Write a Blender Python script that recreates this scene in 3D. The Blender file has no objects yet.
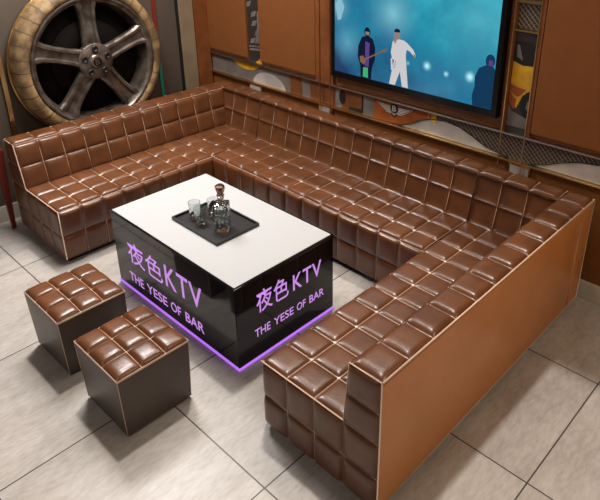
import bpy, bmesh, math, random
from mathutils import Vector, Matrix
random.seed(4)
SC = bpy.context.scene
COL = SC.collection
V = Vector

# ------------------------------------------------------------------ materials
def mat(name, col=(.5, .5, .5), rough=.5, metal=0., spec=.5, emis=None, estr=0., coat=0., noise=None, bump=None, trans=0., ior=1.45):
    m = bpy.data.materials.new(name); m.use_nodes = True
    nt = m.node_tree; b = nt.nodes['Principled BSDF']
    b.inputs['Base Color'].default_value = (*col, 1)
    b.inputs['Roughness'].default_value = rough
    b.inputs['Metallic'].default_value = metal
    b.inputs['Specular IOR Level'].default_value = spec
    b.inputs['Coat Weight'].default_value = coat
    b.inputs['Coat Roughness'].default_value = .12
    b.inputs['Transmission Weight'].default_value = trans
    b.inputs['IOR'].default_value = ior
    if emis:
        b.inputs['Emission Color'].default_value = (*emis, 1)
        b.inputs['Emission Strength'].default_value = estr
    if noise or bump:
        tc = nt.nodes.new('ShaderNodeTexCoord')
    if noise:                                   # (scale, other colour, amount)
        n = nt.nodes.new('ShaderNodeTexNoise'); n.inputs['Scale'].default_value = noise[0]
        n.inputs['Detail'].default_value = 6
        nt.links.new(tc.outputs['Object'], n.inputs['Vector'])
        r = nt.nodes.new('ShaderNodeValToRGB')
        r.color_ramp.elements[0].position = .35; r.color_ramp.elements[1].position = .68
        r.color_ramp.elements[0].color = (*col, 1); r.color_ramp.elements[1].color = (*noise[1], 1)
        nt.links.new(n.outputs['Fac'], r.inputs['Fac'])
        nt.links.new(r.outputs['Color'], b.inputs['Base Color'])
    if bump:                                    # (scale, strength)
        n = nt.nodes.new('ShaderNodeTexNoise'); n.inputs['Scale'].default_value = bump[0]; n.inputs['Detail'].default_value = 4
        nt.links.new(tc.outputs['Object'], n.inputs['Vector'])
        bp = nt.nodes.new('ShaderNodeBump'); bp.inputs['Strength'].default_value = bump[1]; bp.inputs['Distance'].default_value = .004
        nt.links.new(n.outputs['Fac'], bp.inputs['Height']); nt.links.new(bp.outputs['Normal'], b.inputs['Normal'])
    return m

def mth(nt, op, a, b=None, c=None):
    n = nt.nodes.new('ShaderNodeMath'); n.operation = op
    for i, x in enumerate((a, b, c)):
        if x is None: continue
        if isinstance(x, (int, float)): n.inputs[i].default_value = x
        else: nt.links.new(x, n.inputs[i])
    return n.outputs[0]

M = {}
M['leather'] = mat('brown_leather', (.138, .048, .0165), .32, spec=.55, coat=.10, noise=(9, (.092, .032, .0115)), bump=(70, .15))
M['leather_plain'] = mat('side_lit_leather_panel', (.60, .235, .075), .34, spec=.5, coat=.05, noise=(5, (.54, .21, .066)), bump=(120, .12))  # leather made lighter, light from the right put into the colour
M['thread'] = mat('pale_stitching', (.66, .47, .35), .4)
M['button'] = mat('pale_tuft_stitch', (.92, .76, .62), .3)
M['stool_side'] = mat('shaded_brown_leather', (.082, .058, .047), .38, spec=.5, noise=(6, (.070, .049, .040)), bump=(120, .12))  # same leather as the stool tops, side shade put into a darker brown
M['plinth'] = mat('black_plinth', (.01, .008, .007), .6)
M['table_top'] = mat('white_glossy_glass', (.47, .47, .475), .07, spec=.5)
M['gloss_black'] = mat('glossy_black', (.006, .006, .008), .06, spec=.5)
M['purple_light'] = mat('purple_led', (.3, .1, .5), .4, emis=(.42, .15, .75), estr=1.15)
M['purple_text'] = mat('lit_purple_lettering', (.3, .1, .5), .4, emis=(.50, .24, .66), estr=1.0)
M['tray'] = mat('black_tray', (.022, .021, .022), .35)
M['glass'] = mat('clear_glass', (.80, .83, .83), .02, trans=1., ior=1.46)
M['smoked'] = mat('smoked_glass', (.55, .40, .34), .03, trans=1., ior=1.5)
M['wall'] = mat('dark_taupe_wall', (.075, .055, .042), .55, noise=(3, (.062, .046, .036)))
M['panel'] = mat('brown_wall_upholstery', (.185, .064, .018), .6, spec=.2, noise=(14, (.172, .058, .0165)))
M['panel_low'] = mat('brown_lower_panel', (.20, .075, .022), .5, spec=.25, noise=(14, (.18, .067, .020)))
M['wood'] = mat('orange_brown_wood', (.20, .064, .018), .4, noise=(8, (.13, .040, .012)))
M['taupe'] = mat('taupe_column', (.22, .16, .10), .5, noise=(6, (.17, .125, .08)))
M['gold'] = mat('brass', (.62, .40, .17), .28, metal=1.)
M['steel'] = mat('pale_steel', (.55, .50, .45), .3, metal=1.)
M['marble'] = mat('grey_marble_skirting', (.66, .62, .54), .3, noise=(7, (.46, .43, .37)))
M['black'] = mat('matt_black', (.008, .007, .007), .5)
M['rubber'] = mat('black_bezel', (.004, .004, .0045), .22, spec=.25)
M['rim'] = mat('weathered_alloy', (.20, .16, .13), .36, metal=.7, noise=(14, (.060, .046, .038)), bump=(40, .3))
M['rim_dark'] = mat('dark_wheel_interior', (.006, .004, .003), .8, spec=.1)
M['red'] = mat('dark_red_paint', (.16, .018, .010), .4)
M['teal'] = mat('teal_paint', (.02, .22, .17), .4)
M['yellow'] = mat('yellow_print', (.62, .36, .02), .4, noise=(9, (.42, .16, .01)))
M['orange'] = mat('orange_print', (.30, .075, .012), .4, noise=(10, (.20, .045, .008)))
M['greyprint'] = mat('grey_print', (.17, .15, .14), .35, noise=(8, (.11, .095, .085)))
M['silver'] = mat('silver_print', (.62, .59, .55), .36, metal=.4, noise=(6, (.42, .39, .36)))
M['darkprint'] = mat('dark_print', (.030, .022, .020), .4)
M['purpleprint'] = mat('plum_print', (.040, .028, .032), .4)
M['skin'] = mat('screen_skin', (0, 0, 0), .5, spec=0., emis=(.30, .20, .18), estr=1.)
M['brownprint'] = mat('brown_print', (.16, .055, .018), .45, noise=(10, (.10, .032, .011)))

def grille_material():
    m = mat('diamond_grille_print', (.03, .02, .018), .4); nt = m.node_tree; b = nt.nodes['Principled BSDF']
    tc = nt.nodes.new('ShaderNodeTexCoord'); sp = nt.nodes.new('ShaderNodeSeparateXYZ'); nt.links.new(tc.outputs['Object'], sp.inputs[0])
    k = 32.
    a = mth(nt, 'FRACT', mth(nt, 'MULTIPLY', mth(nt, 'ADD', sp.outputs[0], sp.outputs[2]), k))
    c = mth(nt, 'FRACT', mth(nt, 'MULTIPLY', mth(nt, 'SUBTRACT', sp.outputs[0], sp.outputs[2]), k))
    l = mth(nt, 'MAXIMUM', mth(nt, 'LESS_THAN', a, .2), mth(nt, 'MULTIPLY', mth(nt, 'LESS_THAN', c, .2), .35))
    mx = nt.nodes.new('ShaderNodeMix'); mx.data_type = 'RGBA'
    mx.inputs['A'].default_value = (.030, .020, .016, 1); mx.inputs['B'].default_value = (.26, .20, .15, 1)
    nt.links.new(l, mx.inputs['Factor']); nt.links.new(mx.outputs['Result'], b.inputs['Base Color'])
    return m
M['grille'] = grille_material()

def floor_material():
    m = mat('stone_floor_tiles', (.4, .37, .33), .36, spec=.45); nt = m.node_tree; b = nt.nodes['Principled BSDF']
    tc = nt.nodes.new('ShaderNodeTexCoord'); sp = nt.nodes.new('ShaderNodeSeparateXYZ'); nt.links.new(tc.outputs['Object'], sp.inputs[0])
    u = mth(nt, 'DIVIDE', mth(nt, 'SUBTRACT', sp.outputs[0], .611 - .8085 * 10), .8085)
    w = mth(nt, 'DIVIDE', mth(nt, 'SUBTRACT', sp.outputs[1], -.364 - .777 * 10), .777)
    def line(x, g):
        f = mth(nt, 'FRACT', x)
        return mth(nt, 'LESS_THAN', mth(nt, 'MINIMUM', f, mth(nt, 'SUBTRACT', 1., f)), g)
    grout = mth(nt, 'MAXIMUM', line(u, .0042), line(w, .0044))
    cid = nt.nodes.new('ShaderNodeCombineXYZ')
    nt.links.new(mth(nt, 'FLOOR', u), cid.inputs[0]); nt.links.new(mth(nt, 'FLOOR', w), cid.inputs[1])
    wn = nt.nodes.new('ShaderNodeTexWhiteNoise'); nt.links.new(cid.outputs[0], wn.inputs['Vector'])
    mp = nt.nodes.new('ShaderNodeMapping'); mp.inputs['Scale'].default_value = (5, 1.6, 1); mp.inputs['Rotation'].default_value = (0, 0, .5)
    ad = nt.nodes.new('ShaderNodeVectorMath'); ad.operation = 'ADD'
    nt.links.new(tc.outputs['Object'], ad.inputs[0]); nt.links.new(wn.outputs['Color'], ad.inputs[1])
    nt.links.new(ad.outputs[0], mp.inputs['Vector'])
    n1 = nt.nodes.new('ShaderNodeTexNoise'); n1.inputs['Scale'].default_value = 1.6; n1.inputs['Detail'].default_value = 9; n1.inputs['Roughness'].default_value = .62
    n2 = nt.nodes.new('ShaderNodeTexNoise'); n2.inputs['Scale'].default_value = 14; n2.inputs['Detail'].default_value = 6
    nt.links.new(mp.outputs[0], n1.inputs['Vector']); nt.links.new(mp.outputs[0], n2.inputs['Vector'])
    f = mth(nt, 'ADD', mth(nt, 'MULTIPLY', n1.outputs['Fac'], .6), mth(nt, 'MULTIPLY', n2.outputs['Fac'], .4))
    f = mth(nt, 'ADD', f, mth(nt, 'MULTIPLY', mth(nt, 'SUBTRACT', wn.outputs['Value'], .5), .05))
    r = nt.nodes.new('ShaderNodeValToRGB')
    r.color_ramp.elements[0].position = .34; r.color_ramp.elements[1].position = .66
    r.color_ramp.elements[0].color = (.32, .284, .255, 1); r.color_ramp.elements[1].color = (.50, .46, .43, 1)
    nt.links.new(f, r.inputs['Fac'])
    mx = nt.nodes.new('ShaderNodeMix'); mx.data_type = 'RGBA'; mx.inputs['B'].default_value = (.045, .037, .032, 1)
    nt.links.new(grout, mx.inputs['Factor']); nt.links.new(r.outputs['Color'], mx.inputs['A'])
    nt.links.new(mx.outputs['Result'], b.inputs['Base Color'])
    return m
M['floor'] = floor_material()

def screen_material():
    m = bpy.data.materials.new('lit_screen_picture'); m.use_nodes = True; nt = m.node_tree; b = nt.nodes['Principled BSDF']
    b.inputs['Base Color'].default_value = (.004, .004, .004, 1); b.inputs['Roughness'].default_value = .15
    tc = nt.nodes.new('ShaderNodeTexCoord'); sp = nt.nodes.new('ShaderNodeSeparateXYZ'); nt.links.new(tc.outputs['Object'], sp.inputs[0])
    n = nt.nodes.new('ShaderNodeTexNoise'); n.inputs['Scale'].default_value = 3.2; n.inputs['Detail'].default_value = 5
    nt.links.new(tc.outputs['Object'], n.inputs['Vector'])
    x = mth(nt, 'MULTIPLY', mth(nt, 'ADD', sp.outputs[0], .95), .32)
    z = mth(nt, 'MULTIPLY', mth(nt, 'SUBTRACT', sp.outputs[2], 1.4), .45)
    f = mth(nt, 'ADD', mth(nt, 'ADD', x, z), mth(nt, 'MULTIPLY', n.outputs['Fac'], .9))
    r = nt.nodes.new('ShaderNodeValToRGB'); e = r.color_ramp.elements
    e[0].position = .30; e[0].color = (.006, .045, .13, 1); e[1].position = 1.05; e[1].color = (.035, .42, .54, 1)
    q = e.new(.55); q.color = (.010, .16, .30, 1); q = e.new(.8); q.color = (.012, .26, .38, 1)
    nt.links.new(f, r.inputs['Fac'])
    def glow(gx, gz, rad, k):
        d = mth(nt, 'SQRT', mth(nt, 'ADD', mth(nt, 'POWER', mth(nt, 'ABSOLUTE', mth(nt, 'SUBTRACT', sp.outputs[0], gx)), 2.), mth(nt, 'POWER', mth(nt, 'ABSOLUTE', mth(nt, 'SUBTRACT', sp.outputs[2], gz)), 2.)))
        s = mth(nt, 'MAXIMUM', mth(nt, 'SUBTRACT', 1., mth(nt, 'DIVIDE', d, rad)), 0.)
        return mth(nt, 'MULTIPLY', mth(nt, 'POWER', s, 2.), k)
    g = glow(-.44, 1.56, .26, .45)
    for a in ((-.93, 1.55, .16, .5), (-.148, 1.26, .045, 1.4), (.0, 1.235, .03, 1.1), (.172, 1.251, .05, 1.5), (-.83, 1.3, .22, .22), (-.3, 1.25, .025, .6), (.2, 1.6, .5, .12)):
        g = mth(nt, 'ADD', g, glow(*a))
    mx = nt.nodes.new('ShaderNodeMix'); mx.data_type = 'RGBA'; mx.inputs['B'].default_value = (.42, .88, .95, 1); mx.clamp_factor = True
    nt.links.new(g, mx.inputs['Factor']); nt.links.new(r.outputs['Color'], mx.inputs['A'])
    nt.links.new(mx.outputs['Result'], b.inputs['Emission Color']); b.inputs['Emission Strength'].default_value = 1.0
    return m
M['screen'] = screen_material()
def scr(name, c): return mat(name, (0, 0, 0), .3, spec=0., emis=c, estr=1.)
M['s_white'] = scr('screen_white', (.60, .58, .60)); M['s_shade'] = scr('screen_shade', (.33, .38, .45)); M['s_dark'] = scr('screen_dark', (.006, .010, .03))
M['s_navy'] = scr('screen_navy', (.007, .040, .095)); M['s_purple'] = scr('screen_purple', (.10, .05, .22)); M['s_green'] = scr('screen_green', (.05, .42, .16)); M['s_wood'] = scr('screen_guitar', (.22, .11, .06))
M['s_sky'] = scr('screen_pale', (.25, .5, .62))

def tyre_material():
    m = mat('cracked_tan_tyre', (.3, .2, .11), .6); nt = m.node_tree; b = nt.nodes['Principled BSDF']
    tc = nt.nodes.new('ShaderNodeTexCoord'); sp = nt.nodes.new('ShaderNodeSeparateXYZ'); nt.links.new(tc.outputs['Object'], sp.inputs[0])
    n = nt.nodes.new('ShaderNodeTexNoise'); n.inputs['Scale'].default_value = 11; n.inputs['Detail'].default_value = 7
    nt.links.new(tc.outputs['Object'], n.inputs['Vector'])
    an = mth(nt, 'ARCTAN2', sp.outputs[2], sp.outputs[1])
    fr = mth(nt, 'FRACT', mth(nt, 'ADD', mth(nt, 'MULTIPLY', an, 36 / 6.2832), mth(nt, 'MULTIPLY', n.outputs['Fac'], .35)))
    g = mth(nt, 'LESS_THAN', fr, .10)
    r = nt.nodes.new('ShaderNodeValToRGB'); r.color_ramp.elements[0].position = .35; r.color_ramp.elements[1].position = .7
    r.color_ramp.elements[0].color = (.10, .058, .026, 1); r.color_ramp.elements[1].color = (.36, .235, .105, 1)
    nt.links.new(n.outputs['Fac'], r.inputs['Fac'])
    mx = nt.nodes.new('ShaderNodeMix'); mx.data_type = 'RGBA'; mx.inputs['B'].default_value = (.09, .055, .03, 1)
    nt.links.new(g, mx.inputs['Factor']); nt.links.new(r.outputs['Color'], mx.inputs['A']); nt.links.new(mx.outputs['Result'], b.inputs['Base Color'])
    return m
M['tyre'] = tyre_material()

# ------------------------------------------------------------------ helpers
def obj(name, bm, mats, parent=None, smooth=False, angle=None):
    me = bpy.data.meshes.new(name); bm.to_mesh(me); bm.free()
    o = bpy.data.objects.new(name, me); COL.objects.link(o)
    for m in (mats if isinstance(mats, (list, tuple)) else [mats]): me.materials.append(m)
    if smooth:
        for p in me.polygons: p.use_smooth = True
        if angle: me.set_sharp_from_angle(angle=math.radians(angle))
    if parent:
        o.parent = parent
        o.location = -parent.location if parent.type == 'EMPTY' and parent.parent is None else (0, 0, 0)
    return o
# geometry is written in world coordinates; thing empties stand at the base and parts are offset back
def thing(name, label, cat, loc=(0, 0, 0), group=None):
    o = bpy.data.objects.new(name, None); COL.objects.link(o); o.location = loc; o.empty_display_size = .1
    return tag(o, label, cat, group)
def tag(o, label, cat, group=None):
    o['label'] = label; o['category'] = cat
    if group: o['group'] = group
    return o
def struct(name, bm, m, label=None):
    o = obj(name, bm, m); o['kind'] = 'structure'
    if label: o['label'] = label
    return o

def box(bm, x0, y0, z0, x1, y1, z1, mi=0, bev=0., T=None):
    vs = [bm.verts.new(V(p)) for p in ((x0, y0, z0), (x1, y0, z0), (x1, y1, z0), (x0, y1, z0), (x0, y0, z1), (x1, y0, z1), (x1, y1, z1), (x0, y1, z1))]
    fs = [bm.faces.new([vs[i] for i in f]) for f in ((0, 3, 2, 1), (4, 5, 6, 7), (0, 1, 5, 4), (1, 2, 6, 5), (2, 3, 7, 6), (3, 0, 4, 7))]
    for f in fs: f.material_index = mi
    if bev:
        es = {e for f in fs for e in f.edges}
        r = bmesh.ops.bevel(bm, geom=list(es), offset=bev, segments=2, profile=.5, affect='EDGES')
        for f in r['faces']: f.material_index = mi
        vs = list({v for f in bm.faces if f.is_valid for v in f.verts}) if T else vs
    if T:
        for v in vs: v.co = T(v.co)
def newbox(*a, **k):
    bm = bmesh.new(); box(bm, *a, **k); return bm

def tube(bm, pts, r, n=5, mi=0, closed=False):
    rings = []
    N = len(pts)
    for i, p in enumerate(pts):
        a = pts[i - 1] if (i > 0 or closed) else pts[i]; b = pts[(i + 1) % N] if (i < N - 1 or closed) else pts[i]
        t = (V(b) - V(a)).normalized()
        up = V((0, 0, 1)) if abs(t.z) < .9 else V((1, 0, 0))
        s = t.cross(up).normalized(); w = s.cross(t)
        rings.append([bm.verts.new(V(p) + (s * math.cos(2 * math.pi * k / n) + w * math.sin(2 * math.pi * k / n)) * r) for k in range(n)])
    for i in range(N if closed else N - 1):
        A, B = rings[i], rings[(i + 1) % N]
        for k in range(n):
            f = bm.faces.new((A[k], B[k], B[(k + 1) % n], A[(k + 1) % n])); f.material_index = mi; f.smooth = True
    if not closed:
        for rg in (rings[0], rings[-1]):
            f = bm.faces.new(rg); f.material_index = mi

SUB = [0, .035, .09, .18, .32, .5, .68, .82, .91, .965]
def quilt(bm, P, N, nu, nv, bulge=.018, mi=0, thread=1, tr=.0018, buttons=False, tb=2, puff=8., lines=(True, True), tlm=None):
    """tufted panel over s in 0..nu, t in 0..nv"""
    S = [i + a for i in range(nu) for a in SUB] + [nu]
    T = [i + a for i in range(nv) for a in SUB] + [nv]
    def h(s, t):
        a = s - math.floor(s); b = t - math.floor(t)
        return (1 - abs(2 * a - 1) ** puff) * (1 - abs(2 * b - 1) ** puff)
    rnd = {}
    g = []
    for s in S:
        row = []
        for t in T:
            k = (int(min(s, nu - .01)), int(min(t, nv - .01)))
            if k not in rnd: rnd[k] = random.uniform(.85, 1.12)
            row.append(bm.verts.new(P(s, t) + N(s, t) * (bulge * rnd[k] * h(s, t))))
        g.append(row)
    c = (g[1][0].co - g[0][0].co).cross(g[0][1].co - g[0][0].co)
    flip = c.dot(N(.01, .01)) < 0
    for i in range(len(S) - 1):
        for j in range(len(T) - 1):
            q = (g[i][j], g[i + 1][j], g[i + 1][j + 1], g[i][j + 1])
            f = bm.faces.new(q[::-1] if flip else q); f.smooth = True; f.material_index = mi
    off = .0016
    if thread is not None:
        for i in range(nu + 1):
            if lines[0] or i in (0, nu): tube(bm, [P(i, t) + N(min(max(i, .001), nu - .001), t) * off for t in [k / 2 for k in range(2 * nv + 1)]], tr, 4, thread)
        for j in range(nv + 1):
            if lines[1] or j in (0, nv): tube(bm, [P(s, j) + N(s, min(max(j, .001), nv - .001)) * off for s in [k / 2 for k in range(2 * nu + 1)]], tr if tlm is None else tr * .6, 4, thread if tlm is None else tlm)
    if buttons:
        for i in range(0, nu + 1):
            for j in range(1, nv):
                if i in (0, nu): continue
                c = P(i, j) + N(i, j) * .002
                r = bmesh.ops.create_icosphere(bm, subdivisions=1, radius=.0100, matrix=Matrix.Translation(c) @ Matrix.Diagonal((1, 1, .5, 1)))
                for v in r['verts']:
                    for f in v.link_faces: f.material_index = tb; f.smooth = True
def lerp(a, x):
    i = min(int(x), len(a) - 2); f = x - i
    p, q = a[i], a[i + 1]
    return p + (q - p) * f
def lin(a, b, n): return [a + (b - a) * i / n for i in range(n + 1)]

# ------------------------------------------------------------------ dimensions
LX0, LX1, LXs, LX2, Y0 = -2.32, -2.168, -2.099, -1.6215, -.142
Hs, Hb = .392, .705
Y1, Ys, Yt, Yb = 1.081, 1.5525, 1.630, 1.778
RX0, RXs, RX1, RX2 = .361, .858, .8855, 1.042
ZB = .035
ZR = [ZB, .205, Hs]
LE = [M['leather'], M['thread'], M['button'], M['leather_plain'], M['plinth']]
X, Y, Z = V((1, 0, 0)), V((0, 1, 0)), V((0, 0, 1))

sofa = thing('sectional_sofa', 'U-shaped brown tufted leather sectional sofa with pale stitching around the table', 'sofa', (-.6, .8, 0))

def flat(bm, o, us, ud, vs, vd, n, rnd='', rr=.026, **k):
    """quilt on a plane: o + ud*us(s) + vd*vs(t); rnd names the edges (u0 u1 v0 v1) rolled over with radius rr"""
    def P(s, t):
        u = lerp(us, s); v = lerp(vs, t); p = o + ud * u + vd * v
        for e in rnd.split():
            a, d, sg = {'u0': (ud, u - us[0], 1), 'u1': (ud, us[-1] - u, -1), 'v0': (vd, v - vs[0], 1), 'v1': (vd, vs[-1] - v, -1)}[e]
            if d < rr:
                d2 = .293 * rr + .707 * d
                p = p + a * (sg * (d2 - d)) - n * (rr - math.sqrt(max(rr * rr - (rr - d2) ** 2, 0)))
        return p
    quilt(bm, P, lambda s, t: n, len(us) - 1, len(vs) - 1, **k)

O = V((0, 0, 0))
# --- seats (top, front, end)
wy = lin(Y0, Y1, 8) + lin(Y1, Ys, 3)[1:]
B = .015
bm = bmesh.new()
flat(bm, V((0, 0, Hs)), lin(LXs, LX2, 3), X, wy, Y, Z, bulge=B, buttons=True, rnd='u1')
flat(bm, V((LX2, 0, 0)), lin(Y0, Y1, 8), Y, ZR, Z, X, bulge=B, rnd='v1', tlm=0)
flat(bm, V((0, Y0, 0)), lin(LXs, LX2, 3), X, ZR, Z, -Y, bulge=.012)
box(bm, LX0 + .02, Y0 + .02, 0, LX2 - .03, Yb - .02, ZB + .02, 4)
obj('seat', bm, LE, sofa)
bm = bmesh.new()
bx = lin(LX2, RX0, 12)
flat(bm, V((0, 0, Hs)), bx, X, lin(Y1, Ys, 3), Y, Z, bulge=B, buttons=True, rnd='v0')
flat(bm, V((0, Y1, 0)), bx, X, ZR, Z, -Y, bulge=B, rnd='v1', tlm=0)
box(bm, LX2 - .03, Y1 + .03, 0, RX0 + .03, Yb - .02, ZB + .02, 4)
obj('seat', bm, LE, sofa)
bm = bmesh.new()
flat(bm, V((0, 0, Hs)), lin(RX0, RXs, 3), X, wy, Y, Z, bulge=B, buttons=True, rnd='u0')
flat(bm, V((RX0, 0, 0)), lin(Y0, Y1, 8), Y, ZR, Z, -X, bulge=B, rnd='v1 u0')
flat(bm, V((0, Y0, 0)), lin(RX0, RXs, 3), X, ZR, Z, -Y, bulge=.016, rnd='u0')
box(bm, RX0 + .03, Y0 + .03, 0, RX2 - .02, Yb - .02, ZB + .02, 4)
obj('seat', bm, LE, sofa)

# --- backrests
ZA = [Hs, (Hs + Hb) / 2, Hb]
# left wing
bm = bmesh.new()
yy = lin(Y0, Yt, 11)
def lean(bm, foot, head, al, ald, k):
    d = head - foot; L = d.length; d.normalize(); n = d.cross(ald).normalized() * k
    flat(bm, foot, al, ald, [0, L / 2, L], d, n, bulge=B, rnd='v1', tlm=0)
lean(bm, V((LXs, 0, Hs)), V((LX1, 0, Hb)), yy, Y, -1)
flat(bm, V((0, 0, Hb)), [LX0, LX1], X, yy + [Yb], Y, Z, bulge=.016, rnd='u1')
# end face of the arm, four rows
zz = [ZB, .205, Hs, (Hs + Hb) / 2, Hb]
def endL(s, t):
    z = lerp(zz, t); xi = LXs if z <= Hs else LXs + (LX1 - LXs) * (z - Hs) / (Hb - Hs)
    return V((LX0 + (xi - LX0) * s, Y0, z))
quilt(bm, endL, lambda s, t: -Y, 1, 4, bulge=.012)
tube(bm, [V((LX0, Y0 - .002, ZB)), V((LX0, Y0 - .002, Hb)), V((LX1, Y0 - .002, Hb)), V((LXs, Y0 - .002, Hs)), V((LX2, Y0 - .002, Hs)), V((LX2, Y0 - .002, ZB))], .0035, 5, 1)
# plain back skin
box(bm, LX0, Y0, ZB, LX0 + .004, Yb, Hb - .002, 3)
obj('backrest', bm, LE, sofa)
# back run
bm = bmesh.new()
xx = lin(LX1, RX1, 18)
lean(bm, V((0, Ys, Hs)), V((0, Yt, Hb)), xx, X, 1)
flat(bm, V((0, 0, Hb)), xx, X, [Yt, Yb], Y, Z, bulge=.016, rnd='v0', tlm=0)
box(bm, LX0 + .004, Yb - .004, ZB, RX2 - .004, Yb, Hb - .002, 3)
# the two dark joints between the three sofa units; the right one's dark is painted shadow
for xj in (xx[3], xx[15]):
    d = .004
    tube(bm, [V((xj, Ys - .002, Hs)), V((xj, Yt - .004, Hb + .001)), V((xj, Yb, Hb + .002))], .0032, 6, 4)
obj('backrest', bm, LE, sofa)
# right wing
bm = bmesh.new()
yy = lin(Y0, Yt, 11)
lean(bm, V((RXs, 0, Hs)), V((RX1, 0, Hb)), yy, Y, 1)
flat(bm, V((0, 0, Hb)), [RX1, RX2], X, yy + [Yb], Y, Z, bulge=.018, rnd='u0')
def endR(s, t):
    z = lerp(zz, t); xi = RXs if z <= Hs else RXs + (RX1 - RXs) * (z - Hs) / (Hb - Hs)
    return V((xi + (RX2 - xi) * s, Y0, z))
quilt(bm, endR, lambda s, t: -Y, 1, 4, bulge=.016)
tube(bm, [V((RX0, Y0 - .002, Hs)), V((RXs, Y0 - .002, Hs)), V((RX1, Y0 - .002, Hb)), V((RX2, Y0 - .002, Hb)), V((RX2, Y0 - .002, ZB))], .0035, 5, 1)
obj('backrest', bm, LE, sofa)
# smooth outer side panel of the right wing
bm = bmesh.new()
flat(bm, V((RX2, 0, 0)), [Y0, Yt, Yb], Y, [ZB, Hb], Z, X, bulge=.006, puff=6, tr=.0022)
tube(bm, [V((RX2 + .003, Y0, Hb)), V((RX2 + .003, Yb, Hb)), V((RX2 + .003, Yb, ZB))], .0042, 5, 1)
tube(bm, [V((RX2 + .004, Y0, Hb - .012)), V((RX2 + .004, Yb - .01, Hb - .012))], .0015, 5, 0)
o = obj('side_panel', bm, [M['leather_plain'], M['thread']], sofa)
o['label'] = 'smooth leather side panel, side light put into its lighter tan'

# ------------------------------------------------------------------ stools
def make_stool(x0, y0, x1, y1, label):
    H = .352
    c = ((x0 + x1) / 2, (y0 + y1) / 2, 0)
    t = thing('cube_stool', label, 'stool', c, 'tufted leather cube stools in front of the table')
    bm = bmesh.new()
    inz = .012
    top = [V((x0, y0, H)), V((x1, y0, H)), V((x1, y1, H)), V((x0, y1, H))]
    bot = [V((x0 + inz, y0 + inz, .012)), V((x1 - inz, y0 + inz, .012)), V((x1 - inz, y1 - inz, .012)), V((x0 + inz, y1 - inz, .012))]
    for i in range(4):
        a, b, p, q = bot[i], bot[(i + 1) % 4], top[i], top[(i + 1) % 4]
        n = (b - a).cross(p - a).normalized()
        quilt(bm, lambda s, u, a=a, b=b, p=p, q=q: (a.lerp(b, s)).lerp(p.lerp(q, s), u), lambda s, u, n=n: n, 1, 1, bulge=.004, puff=6, thread=None)
    bm.faces.new([bm.verts.new(v) for v in bot[::-1]])
    for i in range(4): tube(bm, [bot[i], top[i]], .0022, 5, 1)
    box(bm, x0 + .03, y0 + .03, 0, x1 - .03, y1 - .03, .013, 2)
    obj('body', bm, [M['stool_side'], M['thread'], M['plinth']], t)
    bm = bmesh.new()
    flat(bm, V((0, 0, H)), lin(x0, x1, 3), X, lin(y0, y1, 3), Y, Z, bulge=.020, buttons=False, tr=.002)
    for v in bm.verts:                                   # domed cushion
        a = (v.co.x - x0) / (x1 - x0); b = (v.co.y - y0) / (y1 - y0)
        if 0 < a < 1 and 0 < b < 1: v.co.z += .012 * math.sin(math.pi * a) ** .5 * math.sin(math.pi * b) ** .5
    tube(bm, [v + V((0, 0, -.004)) for v in top], .0035, 6, 1, closed=True)
    obj('seat', bm, LE[:3], t)
    return t
make_stool(-.424, -.632, -.030, -.262, 'tufted brown leather cube stool nearer the camera, fully in view before the table')
make_stool(-.988, -.628, -.604, -.262, 'tufted brown leather cube stool on the left, between the other stool and sofa end')

# ------------------------------------------------------------------ table
TX0, TX1, TY0, TY1, TH = -1.193, 0., 0., .7155, .5175
tb = thing('coffee_table', 'glossy black block coffee table with white top and purple lit lettering', 'table', ((TX0 + TX1) / 2, (TY0 + TY1) / 2, 0))
bm = newbox(TX0, TY0, .018, TX1, TY1, TH - .012, bev=.003)
obj('body', bm, M['gloss_black'], tb)
bm = bmesh.new()
box(bm, TX0 - .004, TY0 - .004, TH - .014, TX1 + .004, TY1 + .004, TH - .001, 1, bev=.003)
box(bm, TX0 + .010, TY0 + .010, TH - .004, TX1 - .010, TY1 - .010, TH + .001, 0)
obj('table_top', bm, [M['table_top'], M['gloss_black']], tb)
bm = bmesh.new()
e = .004
for a in ((TX0 - e, TY0 - e, .004, TX1 + e, TY0 + .012, .0165), (TX0 - e, TY1 - .012, .004, TX1 + e, TY1 + e, .0165), (TX0 - e, TY0 + .012, .004, TX0 + .012, TY1 - .012, .0165), (TX1 - .012, TY0 + .012, .004, TX1 + e, TY1 - .012, .0165)):
    box(bm, *a)
o = obj('light_strip', bm, M['purple_light'], tb); o['label'] = 'glowing purple strip around the table foot'
bm = newbox(TX0 + .03, TY0 + .03, 0, TX1 - .03, TY1 - .03, .032)
obj('plinth', bm, M['plinth'], tb)

def text_mesh(s, fit, place, name, m, parent, bold=.0, depth=.0015):
    """fit=(u0,v0,u1,v1) rectangle on the surface; place(u,v,d)->world"""
    cu = bpy.data.curves.new('lettering', 'FONT'); cu.body = s; cu.size = 1; cu.extrude = .01; cu.offset = bold; cu.resolution_u = 4
    o = bpy.data.objects.new('lettering', cu); COL.objects.link(o)
    bpy.context.view_layer.update()
    dg = bpy.context.evaluated_depsgraph_get(); me = bpy.data.meshes.new_from_object(o.evaluated_get(dg))
    bpy.data.objects.remove(o); bpy.data.curves.remove(cu)
    xs = [v.co.x for v in me.vertices]; ys = [v.co.y for v in me.vertices]
    x0, x1, y0, y1 = min(xs), max(xs), min(ys), max(ys)
    bm = bmesh.new(); bm.from_mesh(me); bpy.data.meshes.remove(me)
    for v in bm.verts:
        a = (v.co.x - x0) / (x1 - x0); b = (v.co.y - y0) / (y1 - y0); d = depth if v.co.z > 0 else 0
        v.co = place(fit[0] + (fit[2] - fit[0]) * a, fit[1] + (fit[3] - fit[1]) * b, d)
    return obj(name, bm, m, parent)
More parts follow.
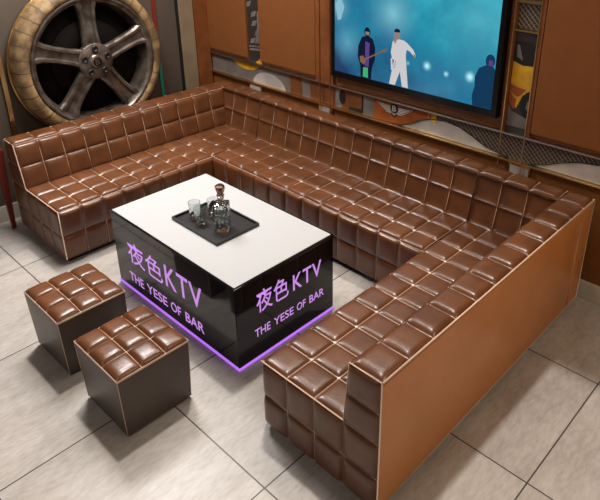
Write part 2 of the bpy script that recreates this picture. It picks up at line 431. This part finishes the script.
pf = lambda u, v, d: V((u, TY0 - .0005 - d, v))
pr = lambda u, v, d: V((TX1 + .0005 + d, u, v))
def row(text, u0, v0, u1, v1, pl, bold, gaps):
    for k, (ch, a, b) in enumerate(gaps):
        text_mesh(ch, (u0 + (u1 - u0) * a, v0, u0 + (u1 - u0) * b, v1), pl, 'lettering', M['purple_text'], tb, bold)
CJ = (('夜', 0, .485), ('色', .53, 1)); KT = (('K', 0, .30), ('T', .34, .64), ('V', .67, 1))
WD = (('THE', 0, .205), ('YESE', .255, .535), ('OF', .585, .715), ('BAR', .775, 1))
row('', -1.035, .225, -.665, .375, pf, .001, CJ)
row('', -.635, .236, -.285, .380, pf, .004, KT)
row('', -1.055, .078, -.295, .142, pf, .002, WD)
row('', .135, .292, .360, .428, pr, .001, CJ)
row('', .395, .300, .615, .400, pr, .004, KT)
row('', .115, .150, .634, .200, pr, .002, WD)

# tray, decanter, tumblers
TZ = TH + .0012
bm = bmesh.new()
tx0, ty0, tx1, ty1 = -.812, .188, -.378, .492
box(bm, tx0, ty0, TZ, tx1, ty1, TZ + .007)
for a in ((tx0, ty0, tx1, ty0 + .010), (tx0, ty1 - .010, tx1, ty1), (tx0, ty0 + .010, tx0 + .010, ty1 - .010), (tx1 - .010, ty0 + .010, tx1, ty1 - .010)):
    box(bm, a[0], a[1], TZ + .007, a[2], a[3], TZ + .020)
tag(obj('serving_tray', bm, M['tray']), 'shallow black rectangular tray on the white table top', 'tray')
GZ = TZ + .0075
def lathe(bm, prof, c, n=28, sq=None, mi=0, rot=0.):
    rings = []
    for r, z in prof:
        ring = []
        for k in range(n):
            a = 2 * math.pi * k / n + rot
            if sq:
                p = sq(r); d = (abs(math.cos(a - rot)) ** p + abs(math.sin(a - rot)) ** p) ** (-1 / p)
            else: d = 1
            ring.append(bm.verts.new((c[0] + r * d * math.cos(a), c[1] + r * d * math.sin(a), c[2] + z)))
        rings.append(ring)
    for A, Bq in zip(rings, rings[1:]):
        for k in range(n): bm.faces.new((A[k], A[(k + 1) % n], Bq[(k + 1) % n], Bq[k])).material_index = mi
    bm.faces.new(rings[0][::-1]); bm.faces.new(rings[-1])
    bmesh.ops.recalc_face_normals(bm, faces=bm.faces)
dc = (-.492, .318, GZ)
dec = thing('whisky_decanter', 'square cut-glass decanter with faceted stopper standing on the black tray', 'decanter', dc)
bm = bmesh.new()
sq = lambda r: 16 if r > .027 else 2
lathe(bm, [(.036, 0), (.041, .004), (.042, .02), (.042, .162), (.039, .170), (.028, .174), (.016, .179), (.014, .196), (.019, .200), (.019, .206), (.012, .206), (.010, .176), (.026, .160), (.036, .146), (.036, .028), (.030, .022)], dc, 64, sq, 0, .74)
# cut diamonds on the body faces
obj('bottle', bm, M['glass'], dec, True, 30)
bm = bmesh.new()
for i in range(4):
    a = i * math.pi / 2 + .74; d = V((math.cos(a), math.sin(a), 0)); s = V((-math.sin(a), math.cos(a), 0))
    for u in range(3):
        for w in range(4):
            c = V(dc) + d * .0418 + s * ((u - 1) * .021) + V((0, 0, .040 + w * .026))
            q = [c - s * .010, c - V((0, 0, .0125)), c + s * .010, c + V((0, 0, .0125))]
            vv = [bm.verts.new(p) for p in q]; tp = bm.verts.new(c + d * .005)
            for k in range(4): bm.faces.new((vv[k], vv[(k + 1) % 4], tp))
            bm.faces.new(vv[::-1])
obj('cut_pattern', bm, M['glass'], dec)
bm = bmesh.new()
lathe(bm, [(.009, .186), (.011, .207), (.020, .212), (.023, .222), (.016, .230), (.022, .240), (.028, .262), (.028, .276), (.020, .284)], dc, 8)
obj('stopper', bm, M['smoked'], dec)
def tumbler(x, y, label):
    bm = bmesh.new()
    lathe(bm, [(.028, 0), (.031, .004), (.036, .100), (.0362, .102), (.0338, .102), (.029, .018), (.010, .014)], (x, y, GZ), 28)
    o = obj('glass_tumbler', bm, M['glass'], None, True, 40)
    # origin at its base
    o.data.transform(Matrix.Translation((-x, -y, -GZ))); o.location = (x, y, GZ)
    tag(o, label, 'glass', 'clear tumblers on the tray')
tumbler(-.722, .292, 'clear glass tumbler on the tray farthest left from the decanter')
tumbler(-.640, .272, 'clear glass tumbler on the tray, front one of the middle pair beside decanter')
tumbler(-.668, .388, 'clear glass tumbler at the back of the tray behind the other tumblers')

# ------------------------------------------------------------------ room
WXL = -2.52; TH_ = .016
def W(x, d, z):
    """local back-wall coordinates: x along, d out from the wall, z up"""
    return V((-2.52 + (x + 2.52) * math.cos(TH_) + d * math.sin(TH_), 1.79 + (x + 2.52) * math.sin(TH_) - d * math.cos(TH_), z))
def wbox(bm, x0, x1, z0, z1, d0, d1, mi=0, bev=0.):
    if bev:
        b2 = bmesh.new(); box(b2, x0, -d1, z0, x1, -d0, z1, mi, bev)
        me = bpy.data.meshes.new('t'); b2.to_mesh(me); b2.free()
        n0 = len(bm.verts); bm.from_mesh(me); bpy.data.meshes.remove(me)
        bm.verts.ensure_lookup_table()
        for v in bm.verts[n0:]: v.co = W(v.co.x, -v.co.y, v.co.z)
    else:
        box(bm, x0, -d1, z0, x1, -d0, z1, mi, T=lambda c: W(c.x, -c.y, c.z))
def wb(*a, **k):
    bm = bmesh.new(); wbox(bm, *a, **k); return bm
def wpoly(bm, pts, d, mi=0, th=.001):
    a = [bm.verts.new(W(x, d, z)) for x, z in pts]; b = [bm.verts.new(W(x, d - th, z)) for x, z in pts]
    bm.faces.new(a).material_index = mi
    n = len(pts)
    for i in range(n): bm.faces.new((a[i], b[i], b[(i + 1) % n], a[(i + 1) % n])).material_index = mi
    bmesh.ops.recalc_face_normals(bm, faces=bm.faces)
XR = 3.0; ZT = 2.7
bm = newbox(-2.7, -3.0, -.06, XR, 2.1, 0); struct('floor', bm, M['floor'])
bm = newbox(-2.7, -3.0, 0, WXL, 1.95, ZT); struct('wall_left', bm, M['wall'])
bm = bmesh.new(); wbox(bm, -2.52, XR + .0, 0, ZT, -.12, 0); struct('wall_back', bm, M['panel_low'])
bm = wb(-2.50, XR, 0.001, .125, 0.001, .010, bev=.002); struct('baseboard_back', bm, M['marble'])
bm = newbox(WXL + .001, -3.0, .001, WXL + .012, 1.77, .125); struct('baseboard_left', bm, M['marble'])
# columns on the left wall
def lw(y0, y1, z0, z1, d0, d1, bev=0.): return newbox(WXL + d0, y0, z0, WXL + d1, y1, z1, bev=bev)
struct('trim_1', lw(1.475, 1.615, .126, ZT, .001, .03, .003), M['taupe'], 'pale taupe vertical strip near the room corner')
struct('trim_2', lw(1.625, 1.775, .126, ZT, .001, .02, .002), M['wood'], 'orange-brown vertical strip in the room corner')
struct('trim_3', lw(1.455, 1.470, .126, ZT, .001, .022), M['black'])
struct('trim_4', lw(-.015, .015, .126, ZT, .001, .02), M['gold'], 'thin brass upright at the far left')
bm = bmesh.new(); box(bm, WXL + .001, 1.235, .95, WXL + .014, 1.262, ZT, 0); box(bm, WXL + .001, 1.235, .126, WXL + .014, 1.262, .948, 1)
struct('trim_5', bm, [M['red'], M['teal']], 'narrow upright strip beside the wheel, dark red above and teal below')
# back wall rails
ZL, ZU = .765, .938
struct('trim_6', wb(-2.515, XR, ZL - .007, ZL + .005, .001, .034, bev=.003), M['gold'], 'lower brass rail along the picture band')
struct('trim_7', wb(-2.515, XR, ZU - .003, ZU + .008, .001, .034), M['steel'], 'upper thin steel rail along the picture band')
G = 'brown upholstered panels on the TV wall'
for x0, x1, lab in ((-2.50, -1.985, 'brown upholstered wall panel in the left room corner'), (-1.822, -1.185, 'brown upholstered wall panel between the wheel picture strip and the television'), (.592, XR - .02, 'wide brown upholstered wall panel to the right of the yellow car picture')):
    tag(obj('wall_panel', wb(x0, x1, .975, ZT - .01, .001, .028, bev=.006), M['panel']), lab, 'wall panel', G)
tag(obj('television_backboard', wb(-.985, .392, .975, ZT - .01, .001, .016, bev=.004), M['wood']), 'orange-brown board on the wall behind the television', 'board')
# uprights either side of television
def upright(x0, x1, gl, label):
    t = thing('wooden_upright', label, 'wall trim', W(x0, 0, .98), 'slim wooden uprights on the TV wall')
    obj('board', wb(x0, x1, .945, ZT - .01, .001, .030, bev=.003), M['wood'], t)
    for g in gl: obj('brass_strip', wb(g, g + .006, .70, ZT - .01, .030, .037), M['gold'], t)
upright(-1.18, -1.00, (-1.135, -1.03), 'orange-brown wooden upright with two brass strips left of the television')
upright(.394, .418, (.408,), 'slim orange-brown upright with brass strip left of the yellow car picture')
upright(.560, .590, (.562,), 'slim orange-brown upright with brass strip right of the yellow car picture')
for x in (-1.98, -1.836):
    pass
# brackets under the lower rail
for x0, x1, lab in ((-1.985, -1.83, 'small steel plate under the brass rail below the wheel picture strip'), (-1.165, -1.02, 'small steel plate under the brass rail left of the television'), (.475, .625, 'small steel plate under the brass rail below the yellow car picture')):
    t = thing('steel_plate', lab, 'plate', W((x0 + x1) / 2, .0, .66), 'small steel plates under the brass rail')
    obj('frame', wb(x0, x1,   .672, .752, .001, .020, bev=.003), M['gold'], t)
    obj('face', wb(x0 + .012, x1 - .012, .684, .742, .018, .0225, bev=.002), M['silver'], t)

# ---- picture wall (printed car mural showing in the band and in the two upright gaps)
mu = thing('car_mural', 'printed car picture showing in a band and upright gaps between brown wall panels', 'mural', W(-.6, .001, ZL))
obj('backing', wb(-2.50, XR - .01, ZL, ZU, .0005, .003), M['greyprint'], mu)
bm = bmesh.new(); wbox(bm, -1.98, -1.826, ZU, ZT - .02, .0005, .003)
obj('dark_backing', bm, M['darkprint'], mu)
obj('dark_backing', wb(.418, .560, ZU, ZT - .02, .0005, .003), M['darkprint'], mu)
def arc(cx, cz, r, a0, a1, n, k=1.): return [(cx + r * math.cos(math.radians(a0 + (a1 - a0) * i / n)), cz + k * r * math.sin(math.radians(a0 + (a1 - a0) * i / n))) for i in range(n + 1)]
# golden tyre arc with black tread
def clip(pts, x0, x1, z0, z1): return [(min(max(x, x0), x1), min(max(z, z0), z1)) for x, z in pts]
bm = bmesh.new()
o_ = arc(-2.03, 1.16, .300, 200, 340, 24); i_ = arc(-2.02, 1.175, .255, 340, 200, 24)
for k in range(24):
    q = [o_[k], o_[k + 1], i_[23 - k], i_[24 - k]]
    for lo, hi, zlo, zhi in ((-1.98, -1.826, ZL, ZT), (-2.5, -1.98, ZL, ZU)):
        c = clip(q, lo, hi, zlo, zhi)
        ar = sum(c[i][0] * c[(i + 1) % 4][1] - c[(i + 1) % 4][0] * c[i][1] for i in range(4))
        if abs(ar) > 1e-5 and len(set(c)) >= 3:
            c = list(dict.fromkeys(c)); wpoly(bm, c, .0050)
obj('yellow_arc', bm, M['yellow'], mu)
bm = bmesh.new()
for k in range(9):                                            # wheel spokes seen in the upright gap
    z = 1.10 + k * .075; x = -1.965 + .035 * math.sin(k * 1.1) + .03 * (k % 2)
    wpoly(bm, [(x, z), (x + .055, z + .012), (x + .075, z + .060), (x + .02, z + .045)], .0055)
wpoly(bm, [(-1.975, 1.04), (-1.83, 1.055), (-1.83, 1.075), (-1.975, 1.06)], .0055)
wpoly(bm, [(-1.975, 1.07), (-1.83, 1.085), (-1.83, 1.098), (-1.975, 1.083)], .0055)
wpoly(bm, [(-1.90, 1.11), (-1.835, 1.12), (-1.835, 1.38), (-1.86, 1.38), (-1.865, 1.25)], .0056)
obj('printed_wheel', bm, M['greyprint'], mu)
bm = bmesh.new(); wpoly(bm, [(-1.95, .765)] + [(-1.75 + .20 * math.cos(a), .765 + .115 * math.sin(a)) for a in [math.pi - math.pi * i / 14 for i in range(1, 14)]] + [(-1.55, .765)], .0045)
obj('silver_dome', bm, M['silver'], mu)
bm = bmesh.new()
wbox(bm, -.62, -.10, ZL + .005, ZU - .004, .003, .0042)
obj('orange_field', bm, M['orange'], mu)
for x0, x1 in ((-1.49, -1.355), (-1.265, -1.00), (-.93, -.73)): obj('brown_field', wb(x0, x1, ZL + .005, ZU - .004, .003, .0042), M['brownprint'], mu)
bm = bmesh.new()
wpoly(bm, arc(-.925, .86, .034, 0, 360, 14, 1.7)[:-1], .0052); wpoly(bm, [(-.86, ZL + .01), (-.73, ZL + .01), (-.73, ZL + .04), (-.86, ZL + .03)], .0052); wbox(bm, -.735, -.722, ZL + .01, ZU - .01, .0042, .0052)
wpoly(bm, [(-.62, ZL + .004), (-.35, ZL + .004), (-.16, ZL + .02), (-.10, ZL + .03), (-.10, ZL + .05), (-.2, ZL + .035), (-.38, ZL + .012)], .0056)
obj('black_shapes', bm, M['black'], mu)
bm = bmesh.new(); wbox(bm, -.122, -.080, .862, ZU - .003, .0062, .0072); wbox(bm, -.150, -.140, .88, .93, .0052, .006)
obj('yellow_lamp', bm, M['yellow'], mu)
# diamond grille and silver bonnet
for off, nm in ((0, 'a'), (.56, 'b')):
    pass
bm = bmesh.new(); wbox(bm, -.100, XR - .02, ZL + .004, ZU - .004, .003, .0042); wbox(bm, .420, .558, 1.585, 1.735, .003, .0045)
obj('diamond_grille', bm, M['grille'], mu)
bm = bmesh.new()
wpoly(bm, [(-.40, ZL + .008), (.46, ZL + .008), (.44, .775), (.30, .800), (.20, .845), (.10, .882), (-.01, .895), (-.12, .882), (-.20, .855), (-.30, .80)], .0058)
wpoly(bm, [(.60, ZL + .008), (1.60, ZL + .008), (1.45, .83), (1.30, .878), (1.05, .893), (.90, .872), (.79, .835), (.70, .795)], .0058)
obj('silver_bonnet', bm, M['silver'], mu)
bm = bmesh.new()
tube(bm, [W(x, .008, z) for x, z in ((-.40, .768), (-.30, .803), (-.20, .858), (-.12, .886), (-.01, .899), (.10, .886), (.20, .849), (.30, .803), (.46, .774))], .005, 5)
tube(bm, [W(x, .008, z) for x, z in ((.60, .768), (.70, .798), (.79, .839), (.90, .876), (1.05, .897), (1.30, .882), (1.45, .834), (1.6, .77))], .005, 5)
obj('bonnet_edge', bm, M['black'], mu)
# winged badge
bm = bmesh.new(); wpoly(bm, [(-.62, .915), (-.435, .895), (-.25, .915), (-.30, .885), (-.385, .85), (-.435, .815), (-.485, .85), (-.57, .885)], .0057)
obj('badge_backdrop', bm, M['darkprint'], mu)  # dark printed backdrop behind the badge wings
bm = bmesh.new()
for sgn in (-1, 1):
    for k in range(5):
        z = .900 - k * .011; L = .165 - k * .022
        wpoly(bm, [(-.435 + sgn * .026, z - .004), (-.435 + sgn * L, z + .008 - k * .003), (-.435 + sgn * (L - .008), z + .001 - k * .003), (-.435 + sgn * .026, z - .013)], .0062 + .0002 * k)
wpoly(bm, [(-.470, .862), (-.435, .830), (-.400, .862), (-.435, .852)], .0066)
obj('badge_wings', bm, M['silver'], mu)
bm = bmesh.new(); wpoly(bm, arc(-.435, .884, .036, 0, 360, 20)[:-1], .0072); obj('badge_disc', bm, M['black'], mu)
text_mesh('B', (-.452, .862, -.418, .906), lambda u, v, d: W(u, .0074 + d, v), 'badge_letter', M['silver'], mu, .02)
# yellow car picture in the right upright gap
x0, x1 = .420, .558
bm = bmesh.new(); wpoly(bm, [(x0, 1.20), (x0 + .03, 1.17), (x0 + .05, 1.10), (x0 + .085, 1.19), (x1, 1.235), (x1, 1.375), (x0 + .06, 1.37), (x0, 1.39)], .0052)
obj('yellow_car_body', bm, M['yellow'], mu)
bm = bmesh.new(); wpoly(bm, [(x0, 1.205), (x0 + .05, 1.175), (x0 + .075, 1.19), (x0 + .10, 1.23), (x0 + .05, 1.235), (x0, 1.25)], .0062); wpoly(bm, [(x0, 1.13), (x0 + .04, 1.09), (x0 + .05, 1.16), (x0, 1.19)], .0062)
obj('red_car_skirt', bm, M['orange'], mu)
bm = bmesh.new(); wpoly(bm, [(x0, 1.395), (x0 + .06, 1.376), (x1, 1.385), (x1, 1.50), (x0 + .07, 1.515), (x0, 1.505)], .0052)
obj('car_window', bm, M['black'], mu)
bm = bmesh.new(); wpoly(bm, [(x1, 1.06), (x1, 1.22), (x1 - .03, 1.215), (x1 - .055, 1.17), (x1 - .060, 1.11), (x1 - .03, 1.06)], .0070)
obj('car_tire', bm, M['black'], mu)
bm = bmesh.new(); wpoly(bm, [(x1, 1.09), (x1, 1.17), (x1 - .018, 1.16), (x1 - .025, 1.12)], .0078)
obj('car_wheel', bm, M['greyprint'], mu)
bm = bmesh.new(); wpoly(bm, [(x0 + .02, 1.42), (x0 + .06, 1.40), (x0 + .03, 1.49), (x0 + .015, 1.49)], .0070)
obj('window_glint', bm, M['greyprint'], mu)
bm = bmesh.new(); wpoly(bm, [(x0, .985), (x1, .985), (x1, 1.05), (x0 + .03, 1.08), (x0, 1.12)], .005)
obj('printed_ground', bm, M['greyprint'], mu)
bm = bmesh.new(); wbox(bm, x0, x1, 1.52, 1.572, .003, .005); obj('plum_field', bm, M['purpleprint'], mu)
obj('brass_bar', wb(.4185, .5595, 1.572, 1.582, .003, .028), M['gold'], mu)
obj('brass_bar', wb(.4185, .5595, 1.735, 1.750, .003, .028), M['gold'], mu)

# ------------------------------------------------------------------ television
tv = thing('television', 'large wall-mounted black television showing performers on a blue stage', 'television', W(-.3, .02, 1.03))
sx0, sx1, sz0, sz1 = -.955, .340, 1.075, 1.805
bm = bmesh.new(); wbox(bm, sx0 - .035, sx1 + .040, sz0 - .048, sz1 + .03, .018, .058, bev=.004)
obj('case', bm, M['rubber'], tv)
obj('screen', wb(sx0, sx1, sz0, sz1, .056, .060), M['screen'], tv)
bm = bmesh.new()
for a in ((sx0 - .03, sx1 + .035, sz0 - .043, sz0), (sx0 - .03, sx1 + .035, sz1, sz1 + .026), (sx0 - .03, sx0, sz0, sz1), (sx1, sx1 + .035, sz0, sz1)): wbox(bm, *a, .057, .067)
obj('bezel', bm, M['rubber'], tv)
D0 = .0606
def fig(name, shapes):
    bm = bmesh.new(); ms = []
    for k, (m, pts) in enumerate(shapes):
        if m not in ms: ms.append(m)
        wpoly(bm, pts, D0 + .0003 * k, ms.index(m), .0002)
    return obj(name, bm, [M[m] for m in ms], tv)
cx = -.375
fig('singer_picture', [
 ('s_white', [(cx - .075, 1.078), (cx - .025, 1.078), (cx + .012, 1.18), (cx + .035, 1.078), (cx + .085, 1.078), (cx + .062, 1.24), (cx + .055, 1.30), (cx + .062, 1.355), (cx + .040, 1.395), (cx - .02, 1.400), (cx - .058, 1.375), (cx - .070, 1.30), (cx - .058, 1.26), (cx - .04, 1.25)]),
 ('s_white', [(cx + .035, 1.395), (cx + .060, 1.385), (cx + .115, 1.345), (cx + .135, 1.31), (cx + .118, 1.305), (cx + .09, 1.33), (cx + .04, 1.345)]),
 ('s_white', [(cx - .055, 1.26), (cx - .068, 1.26), (cx - .062, 1.18), (cx - .045, 1.18)]),
 ('s_shade', [(cx - .02, 1.25), (cx - .028, 1.25), (cx - .045, 1.19), (cx - .03, 1.20)]),
 ('skin', arc(cx - .022, 1.425, .026, 0, 360, 12, 1.25)[:-1]),
 ('s_dark', [(cx - .046, 1.44), (cx + .003, 1.445), (cx - .002, 1.462), (cx - .025, 1.468), (cx - .045, 1.458)]),
 ('skin', [(cx - .050, 1.385), (cx - .035, 1.36), (cx - .018, 1.40), (cx - .032, 1.412)]),
 ('skin', [(cx + .115, 1.322), (cx + .137, 1.312), (cx + .132, 1.295), (cx + .118, 1.302)])])
gx = -.655
fig('guitarist_picture', [
 ('s_dark', [(gx - .05, 1.076), (gx + .045, 1.076), (gx + .050, 1.16), (gx + .075, 1.22), (gx + .075, 1.31), (gx + .05, 1.365), (gx + .01, 1.38), (gx - .045, 1.365), (gx - .075, 1.30), (gx - .08, 1.22), (gx - .055, 1.16)]),
 ('s_purple', [(gx - .015, 1.16), (gx + .022, 1.16), (gx + .026, 1.33), (gx - .012, 1.34)]),
 ('s_green', [(gx - .030, 1.082), (gx + .018, 1.080), (gx + .015, 1.155), (gx - .028, 1.150)]),
 ('s_dark', arc(gx + .003, 1.405, .027, 0, 360, 12, 1.25)[:-1]),
 ('skin', [(gx - .012, 1.385), (gx + .020, 1.385), (gx + .022, 1.408), (gx - .014, 1.408)]),
 ('s_wood', [(gx - .055, 1.185), (gx - .02, 1.17), (gx - .005, 1.20), (gx - .03, 1.235), (gx - .060, 1.225)]),
 ('s_wood', [(gx - .01, 1.205), (gx + .145, 1.292), (gx + .142, 1.300), (gx - .013, 1.216)]),
 ('s_wood', [(gx + .140, 1.285), (gx + .180, 1.300), (gx + .178, 1.318), (gx + .140, 1.305)])])
fig('crowd_member_picture', [
 ('s_navy', [(.205, 1.076), (.338, 1.076), (.338, 1.325), (.318, 1.350), (.272, 1.345), (.228, 1.32), (.205, 1.26), (.210, 1.20), (.196, 1.14)]),
 ('s_navy', arc(.300, 1.375, .032, 0, 360, 12, 1.3)[:-1]),
 ('s_purple', [(.29, 1.345), (.32, 1.345), (.318, 1.38), (.292, 1.38)])])
fig('stage_lamp_picture', [('s_sky', [(-.950, 1.56), (-.90, 1.62), (-.865, 1.55), (-.895, 1.46), (-.925, 1.45)])])

# ------------------------------------------------------------------ giant wheel on the left wall
WC = V((-2.335, .620, 1.105))
wh = thing('wheel_wall_decoration', 'giant car wheel with five-spoke alloy rim and tan tyre mounted on the left wall', 'wheel', (WXL, WC.y, WC.z - .58))
def xlathe(bm, prof, n=96, mi=0, c=WC, close=False):
    rings = [[bm.verts.new((c.x + x, c.y + r * math.cos(2 * math.pi * k / n), c.z + r * math.sin(2 * math.pi * k / n))) for k in range(n)] for x, r in prof]
    pr_ = list(zip(rings, rings[1:])) + ([(rings[-1], rings[0])] if close else [])
    for A, Bq in pr_:
        for k in range(n):
            f = bm.faces.new((A[k], A[(k + 1) % n], Bq[(k + 1) % n], Bq[k])); f.material_index = mi; f.smooth = True
    bmesh.ops.recalc_face_normals(bm, faces=bm.faces)
bm = bmesh.new()
xlathe(bm, [(-.183, .50), (-.183, .566), (-.165, .578), (-.10, .580), (-.035, .568), (-.008, .542), (.0, .52), (-.004, .495), (-.02, .485), (-.10, .485)], close=True)
for v in bm.verts: v.co -= WC
o = obj('tire', bm, M['tyre'], wh); o.location = V(o.location) + WC
bm = bmesh.new()
xlathe(bm, [(-.10, .486), (-.018, .486), (-.006, .478), (-.006, .466), (-.020, .458), (-.03, .440), (-.10, .425), (-.15, .42), (-.15, .47)], close=True)
obj('rim', bm, M['rim'], wh, True, 40)
bm = bmesh.new(); xlathe(bm, [(-.150 + .010 * math.cos(q * math.pi / 4), .581 + .008 * math.sin(q * math.pi / 4)) for q in range(8)], close=True)
obj('edge_ring', bm, M['gold'], wh, True)
bm = bmesh.new(); xlathe(bm, [(-.150, .43), (-.150, .01), (-.155, .01), (-.155, .43)], close=True)
xlathe(bm, [(-.110, .30), (-.110, .06), (-.14, .06), (-.14, .30)], close=True)
obj('wheel_interior', bm, M['rim_dark'], wh)
for k in range(5):
    a = math.radians(90 + 72 * k); er = V((0, math.cos(a), math.sin(a))); et = V((0, -math.sin(a), math.cos(a)))
    bm = bmesh.new(); rings = []
    for r, w, dx in ((.04, .065, -.02), (.10, .070, -.022), (.20, .060, -.03), (.30, .060, -.036), (.38, .068, -.036), (.43, .085, -.030), (.470, .100, -.024)):
        prof = [(-1, -.045), (-1, -.012), (-.82, .004), (-.55, .004), (-.38, -.014), (.38, -.014), (.55, .004), (.82, .004), (1, -.012), (1, -.045)]
        rings.append([bm.verts.new(WC + er * r + et * (w * p) + V((dx + q, 0, 0))) for p, q in prof])
    for A, Bq in zip(rings, rings[1:]):
        for i in range(len(A)): bm.faces.new((A[i], A[(i + 1) % len(A)], Bq[(i + 1) % len(A)], Bq[i]))
    bm.faces.new(rings[0]); bm.faces.new(rings[-1]); bmesh.ops.recalc_face_normals(bm, faces=bm.faces)
    obj('spoke', bm, M['rim'], wh)
bm = bmesh.new(); xlathe(bm, [(-.06, .135), (-.018, .135), (-.010, .125), (-.010, .055), (-.002, .050), (.004, .040), (.004, .001)], 40)
obj('hub', bm, M['rim'], wh, True, 40)
for k in range(5):
    a = math.radians(90 + 72 * k); c = WC + V((0, .095 * math.cos(a), .095 * math.sin(a)))
    bm = bmesh.new(); xlathe(bm, [(-.02, .023), (.0, .023), (.0, .015), (-.006, .014), (-.006, .001)], 6 * 3, 0, c)
    obj('lug_nut', bm, M['black'], wh)
bm = bmesh.new(); xlathe(bm, [(.003, .034), (.0055, .033), (.0055, .001)], 28); obj('cap', bm, M['rim_dark'], wh)
text_mesh('B', (-.017, -.024, .017, .024), lambda u, v, d: V((WC.x + .0058 + d, WC.y + u, WC.z + v)), 'cap_letter', M['rim'], wh, .02)

# dark red leaning post at far left
bm = bmesh.new()
p = [(-2.36, -.203, .0), (-2.36, -.178, .0), (-2.36, -.150, .62), (-2.36, -.215, .62)]
q = [(x - .03, y, z) for x, y, z in p]
a = [bm.verts.new(v) for v in p]; b = [bm.verts.new(v) for v in q]
bm.faces.new(a); bm.faces.new(b[::-1])
for i in range(4): bm.faces.new((a[i], b[i], b[(i + 1) % 4], a[(i + 1) % 4]))
bmesh.ops.recalc_face_normals(bm, faces=bm.faces)
tag(obj('red_post', bm, M['red']), 'dark red tapering post standing behind the near end of the left sofa wing', 'post')

# ------------------------------------------------------------------ lights
def area(name, loc, target, size, power, col=(1, .93, .85), sy=None):
    l = bpy.data.lights.new(name, 'AREA'); l.energy = power; l.size = size; l.color = col
    if sy: l.shape = 'RECTANGLE'; l.size_y = sy
    o = bpy.data.objects.new(name, l); COL.objects.link(o); o.location = loc
    o.rotation_euler = (V(target) - V(loc)).to_track_quat('-Z', 'Y').to_euler(); return o
s = bpy.data.lights.new('key_light', 'SUN'); s.energy = 1.85; s.angle = .05; s.color = (1, .94, .86)
so = bpy.data.objects.new('key_light', s); COL.objects.link(so); so.rotation_euler = V((.19, -.24, -1)).to_track_quat('-Z', 'Y').to_euler()
area('area_light', (-1.7, .4, 2.9), (-1.7, -.4, 0), .8, 88, (1, .97, .95))
area('area_light', (-.5, 1.2, 2.9), (-.5, .9, 0), 2.2, 30, (1, .92, .82), sy=.35)
area('area_light', (2.6, .6, 2.4), (1.0, .8, .3), .7, 22, (1, .76, .52))  # unseen fill added to brighten the sofa's outer side panel
area('area_light', (.6, -2.7, 2.7), (.6, -.1, .3), .6, 17, (1, .86, .74))  # unseen camera-side fill added to lift the near end faces
w = bpy.data.worlds.new('room_ambient'); SC.world = w; w.use_nodes = True
w.node_tree.nodes['Background'].inputs['Color'].default_value = (1., .90, .80, 1); w.node_tree.nodes['Background'].inputs['Strength'].default_value = .07

# ------------------------------------------------------------------ camera
f, px, py = 620.2325, 341.2673, 153.8073
cam = bpy.data.cameras.new('camera'); co = bpy.data.objects.new('camera', cam); COL.objects.link(co)
cam.sensor_width = 36; cam.lens = f * 36 / 600; cam.shift_x = (300 - px) / 600; cam.shift_y = (py - 250) / 600; cam.clip_start = .05
R2 = V((.73935875, .67328343, .00616953)); U2 = V((-.2751124, .29372309, .9154452)); F = V((-.61454195, .67853973, -.40239536))
m = Matrix.Identity(4)
for i in range(3): m[i][0] = R2[i]; m[i][1] = U2[i]; m[i][2] = -F[i]
m[0][3], m[1][3], m[2][3] = 2.07654435, -1.5126625, 2.35719274
co.matrix_world = m
SC.camera = co
SC.view_settings.view_transform = 'Standard'; SC.view_settings.look = 'None'; SC.view_settings.gamma = 1; SC.view_settings.exposure = 0.0
SC.view_settings.use_curve_mapping = False
